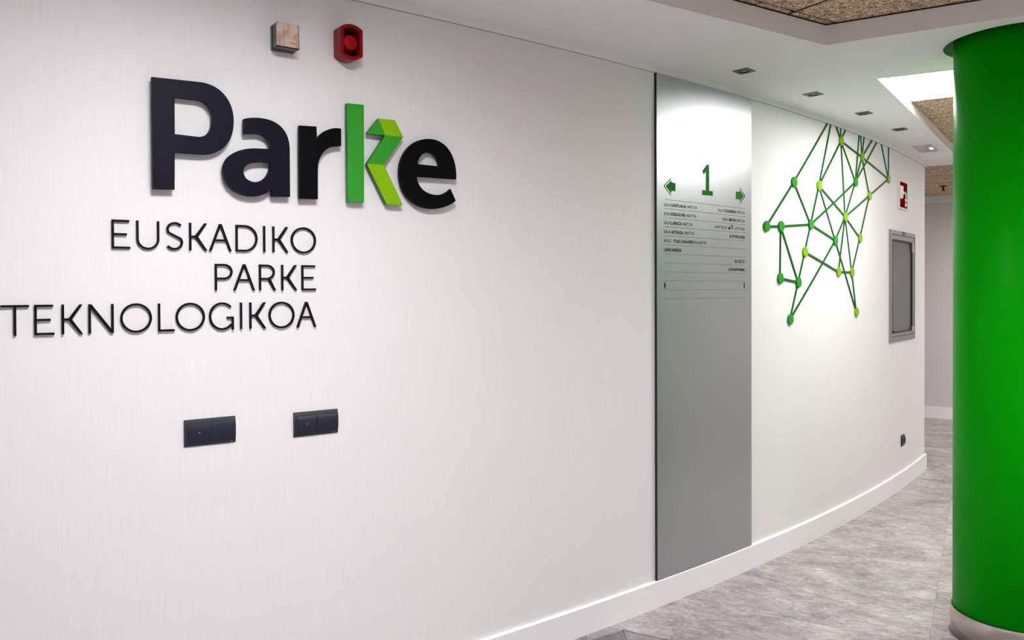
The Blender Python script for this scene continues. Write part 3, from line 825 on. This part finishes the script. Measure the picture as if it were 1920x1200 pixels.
def letter_polys(ch, x0, x1, z0, z1):
    """list of groups; every group is a set of polygons filled together"""
    t = TK; h = t / 2; w = x1 - x0; H = z1 - z0
    X = lambda u: x0 + h + u * (w - t)
    Y = lambda v_: z0 + h + v_ * (H - t)
    T = lambda *p: [(X(a), Y(b)) for a, b in p]
    if ch == 'I': return [[rect(x0, x1, z0, z1)]]
    if ch == 'L': return [[[(x0, z0), (x1, z0), (x1, z0 + t), (x0 + t, z0 + t), (x0 + t, z1), (x0, z1)]]]
    if ch == 'T':
        c = (x0 + x1) / 2
        return [[[(c - h, z0), (c + h, z0), (c + h, z1 - t), (x1, z1 - t), (x1, z1), (x0, z1), (x0, z1 - t), (c - h, z1 - t)]]]
    if ch == 'E':
        m = z0 + 0.5 * H; xm = x0 + 0.82 * w; xt = x0 + 0.95 * w
        return [[[(x0, z0), (x1, z0), (x1, z0 + t), (x0 + t, z0 + t), (x0 + t, m - h), (xm, m - h), (xm, m + h), (x0 + t, m + h), (x0 + t, z1 - t), (xt, z1 - t), (xt, z1), (x0, z1)]]]
    if ch == 'N':
        k = 1.25 * t
        return [[[(x0, z0), (x0 + t, z0), (x0 + t, z1 - 1.9 * t), (x1 - k, z0), (x1, z0), (x1, z1), (x1 - t, z1), (x1 - t, z0 + 1.9 * t), (x0 + k, z1), (x0, z1)]]]
    if ch == 'A':
        c = (x0 + x1) / 2; k = 1.12 * t; zb = z0 + 0.36 * H
        hw = (w / 2 - 0.55 * k)
        outer_ = lambda z: (c - 0.55 * k - hw * (1 - (z - z0) / H), c + 0.55 * k + hw * (1 - (z - z0) / H))
        o1, o2 = outer_(zb), outer_(zb + t)
        apex = z1 - H * (0.45 * k) / hw
        return [[[(x0, z0), (x0 + k, z0), (o1[0] + k, zb), (o1[1] - k, zb), (x1 - k, z0), (x1, z0), (c + 0.55 * k, z1), (c - 0.55 * k, z1)],
                 [(o2[0] + k, zb + t), (c, apex), (o2[1] - k, zb + t)]]]
    if ch == 'K':
        m = z0 + 0.5 * H; xj = x0 + 0.36 * w + t * 0.3
        k = 1.25 * t; kk = 0.62 * t
        return [[[(x0, z0), (x0 + t, z0), (x0 + t, m - h), (xj - kk, m - h), (x1 - k, z0), (x1, z0), (xj + 0.75 * t, m), (x1 - 0.02 * w, z1), (x1 - 0.02 * w - k, z1), (xj - kk, m + h), (x0 + t, m + h), (x0 + t, z1), (x0, z1)]]]
    if ch == 'O':
        return [stroke(arc((x0 + x1) / 2, (z0 + z1) / 2, (w - t) / 2, (H - t * 0.6) / 2, 0, 354, 59), t, True)]
    if ch == 'U':
        rx = (w - t) / 2; ry = min(rx, H * 0.45)
        return [stroke([(x0 + h, z1)] + arc((x0 + x1) / 2, z0 + ry + h * 0.6, rx, ry, 180, 360, 30) + [(x1 - h, z1)])]
    if ch == 'D':
        p = [(x0 + h, z0 + h)] + [(x0 + 0.42 * w, z0 + h)] + arc(x0 + 0.42 * w, (z0 + z1) / 2, 0.58 * w - h, (H - t) / 2, -84, 84, 28) + [(x0 + 0.42 * w, z1 - h), (x0 + h, z1 - h)]
        return [stroke(p, t, True)]
    if ch in 'PR':
        zb = z0 + 0.45 * H; ry = (z1 - h - zb) / 2
        xr = x1 - (0.07 * w if ch == 'R' else 0)
        xa = xr - h - ry * 1.08
        inner = [(x0 + t, zb + h), (xa, zb + h)] + arc(xa, zb + ry, ry * 1.08 - h, ry - h, -84, 84, 20) + [(xa, z1 - t), (x0 + t, z1 - t)]
        out_arc = arc(xa, zb + ry, ry * 1.08 + h, ry + h, -88, 88, 24)
        if ch == 'P':
            outp = [(x0, z0), (x0 + t, z0), (x0 + t, zb - h), (xa, zb - h)] + out_arc + [(x0, z1)]
        else:
            xl = x0 + 0.60 * w
            oa = [p for p in arc(xa, zb + ry, ry * 1.08 + h, ry + h, -60, 88, 22)]
            outp = [(x0, z0), (x0 + t, z0), (x0 + t, zb - h), (xl - 0.72 * t, zb - h), (x1 - 1.2 * t, z0), (x1, z0), (xl + 0.62 * t, zb - 0.2 * h)] + oa + [(x0, z1)]
        return [[outp, inner]]
    if ch == 'S':
        rx = w / 2 - h; ry = (H - t) / 4; c = (x0 + x1) / 2
        top = arc(c + 0.03 * w, z1 - h - ry * 0.97, rx * 0.95, ry * 0.97, 38, 215, 22)
        bot = arc(c - 0.02 * w, z0 + h + ry * 1.03, rx, ry * 1.03, 35, -145, 22)
        return [stroke(top + bot)]
    if ch == 'G':
        cx, cz = x0 + w * 0.53, (z0 + z1) / 2
        rx, ry = w * 0.53 - h, (H - t * 0.6) / 2
        p = arc(cx, cz, rx, ry, 45, 318, 40)
        xe = x1 - h
        return [stroke(p + [(xe, z0 + 0.17 * H)]), [[(xe - h, z0 - 0.01 * H), (xe + h, z0 - 0.01 * H), (xe + h, cz - 0.02 * H), (x0 + 0.72 * w, cz - 0.02 * H), (x0 + 0.72 * w, cz - 0.02 * H - t), (xe - h, cz - 0.02 * H - t)]]]
ORD = ['first', 'second', 'third', 'fourth', 'fifth', 'sixth', 'seventh', 'eighth', 'ninth', 'tenth', 'eleventh', 'last']
LINE = {'EUSKADIKO': 'top thin line', 'PARKE': 'short middle thin line', 'TEKNOLOGIKOA': 'long bottom thin line'}
TD = 0.009
for word, zb, zt, ext in M['rows']:
    for i, (ch, (a, b)) in enumerate(zip(word, ext)):
        vv, ff = [], []
        for gk, grp in enumerate(letter_polys(ch, a, b, zb, zt)):
            v, f = fill2d(grp, 0.0, TD - 0.0001 * gk, 0.0)
            ff += [tuple(q + len(vv) for q in p) for p in f]; vv += v
        o = wall_obj('thin_letter', vv, ff, M_THIN, ((a + b) / 2, zb, 0))
        place = 'last' if i == len(word) - 1 else ORD[i]
        setp(o, 'thin black capital letter %s, %s letter of the %s of the sign' % (ch, place, LINE[word]), 'letter', 'thin black wall letters')

# ------------------------------------------------------------------ steel directory panel
S0, S1 = M['dir_edges']
PW = 0.0125
r = empty('directory_panel', W((S0 + S1) / 2, BBH, 0))
setp(r, 'tall satin aluminium directory panel with green number 1 and lists of room names', 'sign')
def plate_seg(name, s0, s1, z0, z1, w0, w1, m, parent, step=0.05):
    n = max(1, int(round((s1 - s0) / step)))
    vv, ff = [], []
    for i in range(n + 1):
        s = s0 + (s1 - s0) * i / n
        for w, z in ((w0, z0), (w1, z0), (w1, z1), (w0, z1)): vv.append((s, z, w))
    for i in range(n):
        for k in range(4): ff.append((i * 4 + k, i * 4 + (k + 1) % 4, i * 4 + 4 + (k + 1) % 4, i * 4 + 4 + k))
    ff += [(0, 1, 2, 3), (n * 4 + 3, n * 4 + 2, n * 4 + 1, n * 4)]
    return wall_obj(name, vv, ff, m, ((s0 + s1) / 2, z0, 0), parent)
plate_seg('sheet', S0, S1, BBH, ZW - 0.001, 0.002, PW, M_ALU, r, 0.02)
o = plate_seg('edge_strip', S0 - 0.0022, S0, BBH, ZW - 0.001, 0.0, PW - 0.0006, M_EDGE, r); o['label'] = 'dark edge of the panel'
TP = PW + 0.0004
def printed(name, polys, m, label=None, top=TP):
    a = mid(polys[0])
    o = wall_plate(name, polys, PW - 0.0002, top, m, (a[0], a[1], 0), r)
    if label: o['label'] = label
    return o
printed('number_one', [M['one']], M_PGREEN, 'green number 1')
for k in ('L', 'R'):
    printed('arrow', [M['arr' + k]], M_PGREEN)
    printed('arrow_outline', stroke(M['chev' + k], 0.0045), M_PGREEN_D)
z1_, z12 = M['line_z']
pitch = (z1_ - z12) / 11
for i in range(12):
    z = z1_ - i * pitch
    plate_seg('printed_line', M['line_s'][0], M['line_s'][1], z - 0.0011, z + 0.0011, PW - 0.0002, TP, M_PLINE, r, 0.06)
def text_mesh(body, bold):
    cu = bpy.data.curves.new('lettering', 'FONT')
    cu.body = body; cu.size = 1.0; cu.resolution_u = 3
    cu.offset = 0.022 if bold else 0.0
    ob = bpy.data.objects.new('lettering', cu)
    me = ob.to_mesh()
    v = [(q.co.x, q.co.y) for q in me.vertices]; f = [tuple(p.vertices) for p in me.polygons]
    ob.to_mesh_clear(); bpy.data.objects.remove(ob); bpy.data.curves.remove(cu)
    return v, f
CAP = 0.0148
for row, body, bold, a, b in M['txt']:
    v, f = text_mesh(body, bold == 1)
    xa, xb = min(q[0] for q in v), max(q[0] for q in v)
    ya, yb = 0.0, 0.73
    zb = z1_ - row * pitch + 0.0118
    vv = [(a + (x - xa) / (xb - xa) * (b - a), zb + y / yb * CAP, TP) for x, y in v]
    o = wall_obj('printed_words', vv, f, {0: M_PBLACK, 1: M_PBLACK, 2: M_PGREY}[bold], (a, zb, 0), r)
    o['kind'] = 'stuff'
# cup, cutlery and toilet pictograms
c0, c1, c2_, c3 = M['cup']
zb = z1_ - 3 * pitch + 0.0105
printed('cup_icon', [[(c0, zb + 0.0125), (c0 + 0.004, zb), (c1 - 0.004, zb), (c1, zb + 0.0125)]], M_PBLACK)
printed('steam_icon', [[((c0 + c1) / 2 - 0.0012, zb + 0.015), ((c0 + c1) / 2 + 0.0012, zb + 0.015), ((c0 + c1) / 2 + 0.0012, zb + 0.022), ((c0 + c1) / 2 - 0.0012, zb + 0.022)]], M_PGREY)
printed('fork_icon', [[(c2_ + 0.002, zb), (c2_ + 0.005, zb), (c2_ + 0.005, zb + 0.012), (c2_ + 0.008, zb + 0.015), (c2_ + 0.008, zb + 0.026), (c2_, zb + 0.026), (c2_, zb + 0.015), (c2_ + 0.002, zb + 0.012)]], M_PGREY)
printed('knife_icon', [[(c3 - 0.005, zb), (c3 - 0.002, zb), (c3 - 0.001, zb + 0.026), (c3 - 0.004, zb + 0.026), (c3 - 0.006, zb + 0.012)]], M_PGREY)
for k in (0, 2):
    (sa, za), (sb, zb2) = M['wc'][k], M['wc'][k + 1]
    cx = (sa + sb) / 2; hw = (sb - sa) / 2; hh = za - zb2
    if k == 0: body = [(cx - 0.0025, zb2), (cx + 0.0025, zb2), (cx + 0.003, zb2 + 0.3 * hh), (cx + hw, zb2 + 0.42 * hh), (cx + 0.0035, zb2 + 0.8 * hh), (cx - 0.0035, zb2 + 0.8 * hh), (cx - hw, zb2 + 0.42 * hh), (cx - 0.003, zb2 + 0.3 * hh)]
    else: body = [(cx - 0.003, zb2), (cx + 0.003, zb2), (cx + 0.0045, zb2 + 0.45 * hh), (cx + 0.006, zb2 + 0.8 * hh), (cx - 0.006, zb2 + 0.8 * hh), (cx - 0.0045, zb2 + 0.45 * hh)]
    o = printed('toilet_icon', [body], M_PBLACK)
    printed('toilet_icon_head', [circle(cx, zb2 + 0.9 * hh, 0.0035, 14)], M_PBLACK)

# ------------------------------------------------------------------ network wall art
D = M['discs']
r = empty('network_wall_art', W(D[10][0], D[18][1], 0))
setp(r, 'green network of round discs joined by thin strips on the curved wall', 'wall art')
LINKS = [(1, 9), (1, 11), (9, 10), (10, 11), (11, 6), (11, 2), (2, 12), (2, 8), (2, 3), (3, 4), (3, 6), (3, 8), (4, 5), (4, 6), (4, 7), (5, 7), (7, 8), (7, 13), (6, 8), (8, 12), (8, 17), (8, 18), (8, 13),
         (11, 12), (11, 14), (14, 16), (14, 17), (10, 15), (10, 16), (15, 16), (16, 19), (12, 19), (12, 20), (17, 18), (18, 13), (18, 20)]
def strip(p, q, k, width=0.0128):
    dx, dz = q[0] - p[0], q[1] - p[1]; l = hypot(dx, dz)
    nx_, nz2 = -dz / l * width / 2, dx / l * width / 2
    n = max(3, int(l / 0.07)); w0, w1 = 0.0005, 0.0045 + 0.0004 * k
    vv, ff = [], []
    for i in range(n + 1):
        t = i / n; s, z = p[0] + dx * t, p[1] + dz * t
        vv += [(s - nx_, z - nz2, w0), (s + nx_, z + nz2, w0), (s + nx_, z + nz2, w1), (s - nx_, z - nz2, w1)]
    for i in range(n):
        for m_ in range(4): ff.append((i * 4 + m_, i * 4 + (m_ + 1) % 4, i * 4 + 4 + (m_ + 1) % 4, i * 4 + 4 + m_))
    ff += [(0, 1, 2, 3), (n * 4 + 3, n * 4 + 2, n * 4 + 1, n * 4)]
    wall_obj('link_strip', vv, ff, M_LINK, (p[0], p[1], 0), r)
for k, (a, b) in enumerate(LINKS): strip(D[a - 1][:2], D[b - 1][:2], k % 3)
for k, (a, s) in enumerate(M['tops']): strip(D[a][:2], (s, ZW), k % 3)
for s, z, k in D:
    v, f = fill2d([circle(s, z, 0.0295, 36)], 0.0, 0.0105, 0.0006)
    wall_obj('node_disc', v, f, M_DISC_L if k else M_DISC_G, (s, z, 0), r)

# ------------------------------------------------------------------ fire hose cabinet
r = empty('fire_hose_cabinet', W((CS0 + CS1) / 2, CZ0, 0))
setp(r, 'grey metal fire hose cabinet with a glazed door let into the wall', 'fire cabinet')
an = ((CS0 + CS1) / 2, CZ0, 0)
FW, DW = 0.03, 0.012
cs = M['cab']
TZ = cs[4][1]; BZ = cs[10][1]
wall_plate('outer_frame', [rect(CS0, CS1, CZ0, CZ1), rect(CS0 + FW, CS1 - FW, BZ, TZ)], -0.02, DW, M_CAB, an, r, 0.001)
g0, g1 = CS0 + FW + 0.003, CS1 - FW - 0.003
gz0, gz1 = BZ + 0.003, TZ - 0.003
d = wall_plate('door_frame', [rect(g0, g1, gz0, gz1), rect(g0 + 0.022, g1 - 0.05, gz0 + 0.03, gz1 - 0.035)], -0.01, DW - 0.003, M_CAB, an, r, 0.001)
wall_plate('glass_pane', [rect(g0 + 0.022, g1 - 0.05, gz0 + 0.03, gz1 - 0.035)], -0.002, 0.002, M_GLASS, an, d)
wall_plate('seal', [rect(g0 + 0.018, g1 - 0.046, gz0 + 0.026, gz1 - 0.031), rect(g0 + 0.026, g1 - 0.058, gz0 + 0.033, gz1 - 0.043)], 0.001, DW - 0.0015, M_GAP, an, d)
for zc_, hh in ((gz1 - 0.075, 0.07), (gz0 + 0.04, 0.035)):
    v, f = boxvf(g1 - 0.075, g1 - 0.04, zc_ - hh / 2, zc_ + hh / 2, DW - 0.003, DW + 0.006)
    wall_obj('hinge', v, f, M_HINGE, an, d)
v, f = boxvf(g0 + 0.02, g0 + 0.05, gz0 + 0.028, gz0 + 0.043, DW - 0.003, DW + 0.004); wall_obj('latch', v, f, M_GAP, an, d)
v, f = boxvf(cs[9][0] - 0.03, cs[9][0] + 0.03, cs[9][1] - 0.012, cs[9][1] + 0.010, DW - 0.001, DW + 0.001); o = wall_obj('red_badge', v, f, M_RED, an, r); o['label'] = 'small red badge'
# the box behind the door
bx = [(OS0, OZ0), (OS1, OZ0), (OS1, OZ1), (OS0, OZ1)]
vv = [(s, z, w) for w in (0.0, -0.17) for s, z in bx]
o = wall_obj('inner_box', vv, [(4, 5, 6, 7), (0, 1, 5, 4), (1, 2, 6, 5), (2, 3, 7, 6), (3, 0, 4, 7)], M_CABIN, an, r)
sm, zm = (OS0 + OS1) / 2 - 0.02, (OZ0 + OZ1) / 2
def wall_lathe(name, s, z, w, prof, m, parent, n=24):
    v, f = lathe(prof, n)
    v, f = fix_normals([(s + x, z + zz, w + y) for x, y, zz in v], f)
    return wall_obj(name, v, f, m, an, parent, True)
wall_lathe('hose_nozzle', sm, zm, -0.08, [(0.0005, 0.0), (0.05, 0.0), (0.055, 0.09), (0.03, 0.1), (0.045, 0.12), (0.045, 0.15), (0.0005, 0.15)], M_NOZ, r)
vv, ff = [], []
NR, nr = 40, 10
for i in range(NR):
    t = 2 * pi * i / NR
    for k in range(nr):
        q = 2 * pi * k / nr; R0 = 0.085 + 0.016 * cos(q)
        vv.append((sm + R0 * cos(t), zm - 0.13 + R0 * sin(t), -0.07 + 0.016 * sin(q)))
for i in range(NR):
    for k in range(nr): ff.append((i * nr + k, ((i + 1) % NR) * nr + k, ((i + 1) % NR) * nr + (k + 1) % nr, i * nr + (k + 1) % nr))
wall_obj('hose_coil', vv, ff, M_HOSE, an, r, True)

# fire hose sign above the cabinet
q = M['sign']
qs0, qs1 = (q[0][0] + q[3][0]) / 2, (q[1][0] + q[2][0]) / 2
qz1, qz0 = (q[0][1] + q[1][1]) / 2, (q[2][1] + q[3][1]) / 2
r = empty('fire_sign', W((qs0 + qs1) / 2, qz0, 0))
setp(r, 'small red and white fire hose sign above the grey cabinet', 'sign')
an = ((qs0 + qs1) / 2, qz0, 0)
wall_plate('plate', [rect(qs0, qs1, qz0, qz1)], 0.0, 0.010, M_SIGNW, an, r)
o = wall_plate('red_field', [rect(qs0 + 0.010, qs1 - 0.010, qz0 + 0.010, qz1 - 0.008)], 0.0095, 0.0103, M_SIGNR, an, r)
def us(u, v_): return (qs0 + u * (qs1 - qs0), qz0 + v_ * (qz1 - qz0))
an2 = an
wall_plate('hose_reel_icon', [[us(*p) for p in ((.07, .36), (.30, .36), (.42, .42), (.46, .55), (.62, .56), (.62, .62), (.46, .65), (.46, .82), (.07, .82))]], 0.0098, 0.0108, M_SIGNW, an2, r)
wall_plate('flame_icon', [[us(*p) for p in ((.66, .12), (.82, .10), (.90, .20), (.80, .27), (.92, .36), (.82, .44), (.88, .56), (.74, .68), (.70, .55), (.74, .42), (.64, .36), (.74, .26), (.66, .20))]], 0.0098, 0.0108, M_SIGNW, an2, r)

# ------------------------------------------------------------------ switches and socket
def conv_plate(name, s0, s1, z0, z1, wa, wb, m, anchor, parent, hole=None, n=10, base=0.0):
    """plate bulging in the middle of its height (a part cylinder lying down)"""
    zc_ = (z0 + z1) / 2; hz = (z1 - z0) / 2
    vv, ff = [], []
    prof = [(wa + (wb - wa) * (1 - ((z - zc_) / hz) ** 2), z) for z in [z0 + (z1 - z0) * i / n for i in range(n + 1)]]
    P = [(base, z0)] + prof + [(base, z1)]
    for s in (s0, s1):
        for w, z in P: vv.append((s, z, w))
    k = len(P)
    for i in range(k): ff.append((i, (i + 1) % k, k + (i + 1) % k, k + i))
    ff += [tuple(range(k)), tuple(range(2 * k - 1, k - 1, -1))]
    return wall_obj(name, vv, ff, m, anchor, parent)
SWL = ['black double light switch farther from the steel directory panel', 'black double light switch nearer the steel directory panel']
for pts, lb in zip(M['sw'], SWL):
    s0, s1 = (pts[0][0] + pts[3][0]) / 2, (pts[1][0] + pts[2][0]) / 2
    z1, z0 = (pts[0][1] + pts[1][1]) / 2, (pts[2][1] + pts[3][1]) / 2
    an = ((s0 + s1) / 2, z0, 0)
    r = empty('light_switch', W(*an)); setp(r, lb, 'switch', 'double light switches')
    conv_plate('cover_plate', s0, s1, z0, z1, 0.004, 0.011, M_SWITCH, an, r)
    cm = (s0 + s1) / 2
    for k, (a, b) in enumerate(((s0 + 0.0115, cm - 0.003), (cm + 0.003, s1 - 0.0095))):
        za, zb = z0 + 0.0125, z1 - 0.013
        conv_plate('rocker_gap', a - 0.0016, b + 0.0016, za - 0.0016, zb + 0.0016, 0.0084, 0.0117, M_GAP, an, r)
        rk = conv_plate('rocker', a, b, za, zb, 0.0088, 0.0132, M_ROCK, an, r)
        if k == 0:
            v, f = fill2d([circle((a + b) / 2, (za + zb) / 2 + 0.001, 0.003, 16, 0.002)], 0.0124, 0.0136)
            o = wall_obj('indicator', v, f, M_LED, an, rk); o['label'] = 'tiny orange indicator'
    v, f = boxvf(s1 - 0.016, s1 - 0.009, z0 + 0.0045, z0 + 0.007, 0.005, 0.0072); wall_obj('maker_mark', v, f, M_MARK, an, r)
q = M['sock']
s0, s1 = (q[0][0] + q[3][0]) / 2, (q[1][0] + q[2][0]) / 2 - 0.004
z1, z0 = (q[0][1] + q[1][1]) / 2, (q[2][1] + q[3][1]) / 2
an = ((s0 + s1) / 2, z0, 0)
r = empty('wall_socket', W(*an)); setp(r, 'single black power socket low on the wall above the baseboard', 'socket')
conv_plate('cover_plate', s0, s1, z0, z1, 0.004, 0.014, M_SWITCH, an, r)
v, f = fill2d([circle((s0 + s1) / 2, (z0 + z1) / 2, 0.024, 28), circle((s0 + s1) / 2, (z0 + z1) / 2, 0.019, 28)], 0.010, 0.0155); wall_obj('socket_ring', v, f, M_ROCK, an, r)
v, f = fill2d([circle((s0 + s1) / 2, (z0 + z1) / 2, 0.019, 28)], 0.010, 0.0142); wall_obj('socket_well', v, f, M_GAP, an, r)

# ------------------------------------------------------------------ bronze-faced box and red sounder
q = M['box'][0]
s0, s1 = (q[0][0] + q[3][0]) / 2, (q[1][0] + q[2][0]) / 2
z1, z0 = (q[0][1] + q[1][1]) / 2, (q[2][1] + q[3][1]) / 2
an = ((s0 + s1) / 2, z0, 0)
r = empty('wall_box', W(*an)); setp(r, 'small square box with a shiny bronze foil face beside the red sounder', 'box')
v, f = fill2d([rrect(s0 + 0.0005, s1, z0 - 0.001, z1, 0.004)], 0.0, 0.020, 0.001); wall_obj('back_case', v, f, M_DARKGLOSS, an, r)
v, f = fill2d([rrect(s0 + 0.003, s1 - 0.002, z0 + 0.002, z1 - 0.002, 0.004)], 0.020, 0.025); wall_obj('groove', v, f, M_GAP, an, r)
v, f = fill2d([rrect(s0 + 0.0005, s1, z0 - 0.001, z1, 0.004)], 0.025, 0.056, 0.0012); wall_obj('front_case', v, f, M_DARKGLOSS, an, r)
v, f = fill2d([rrect(s0, s1 - 0.0025, z0 + 0.003, z1 - 0.0008, 0.002)], 0.056, 0.0585, 0.0006); o = wall_obj('foil_face', v, f, M_MIRROR, an, r); o['label'] = 'wrinkled bronze mirror face'
v, f = boxvf(s0 + 0.0225, s0 + 0.0232, z0 + 0.004, z1 - 0.002, 0.0583, 0.0589); wall_obj('face_seam', v, f, M_SPRINK, an, r)
v, f = boxvf(s1 - 0.030, s1 - 0.012, z0 + 0.014, z0 + 0.018, 0.0583, 0.0588); wall_obj('small_print', v, f, mat('print_brown', srgb(120, 96, 86), 0.5), an, r)

q = M['siren'][0]
s0, s1 = (q[0][0] + q[3][0]) / 2, (q[1][0] + q[2][0]) / 2
zt, zb = (q[0][1] + q[1][1]) / 2, (q[2][1] + q[3][1]) / 2
ztop, zbot = q[4][1], q[5][1]
cs_ = (s0 + s1) / 2
def barrel(ins):
    a, b = s0 + ins, s1 - ins
    o = [(b, zb + ins * 0.5)]
    n = 18
    top = [(b + (a - b) * i / n, zt - ins * 0.5 + (ztop - zt - ins * 0.5) * (1 - (2 * i / n - 1) ** 2)) for i in range(n + 1)]
    bot = [(a + (b - a) * i / n, zb + ins * 0.5 - (zb - zbot - ins * 0.5) * (1 - (2 * i / n - 1) ** 2)) for i in range(n + 1)]
    return top + bot
an = (cs_, zbot, 0)
r = empty('alarm_sounder', W(*an)); setp(r, 'red fire alarm sounder with a round horn, mounted high above the green k', 'alarm')
v, f = fill2d([barrel(0.002)], 0.0, 0.012, 0.001); wall_obj('mounting_base', v, f, M_RED, an, r)
v, f = fill2d([barrel(0.0), barrel(0.012)], 0.012, 0.062, 0.002); wall_obj('housing', v, f, M_RED, an, r)
v, f = fill2d([barrel(0.0115)], 0.012, 0.016); wall_obj('housing_floor', v, f, mat('dark_red_inside', srgb(40, 0, 4), 0.7, spec=0.1), an, r)
zc_ = (ztop + zbot) / 2
v, f = lathe([(0.0005, 0.016), (0.0275, 0.016), (0.0255, 0.048), (0.0235, 0.052), (0.021, 0.053), (0.0005, 0.0545)], 40)
o = wall_obj('horn', [(cs_ + x, zc_ + y, z) for x, y, z in v], f, M_RED2, an, r)
for p in o.data.polygons: p.use_smooth = True
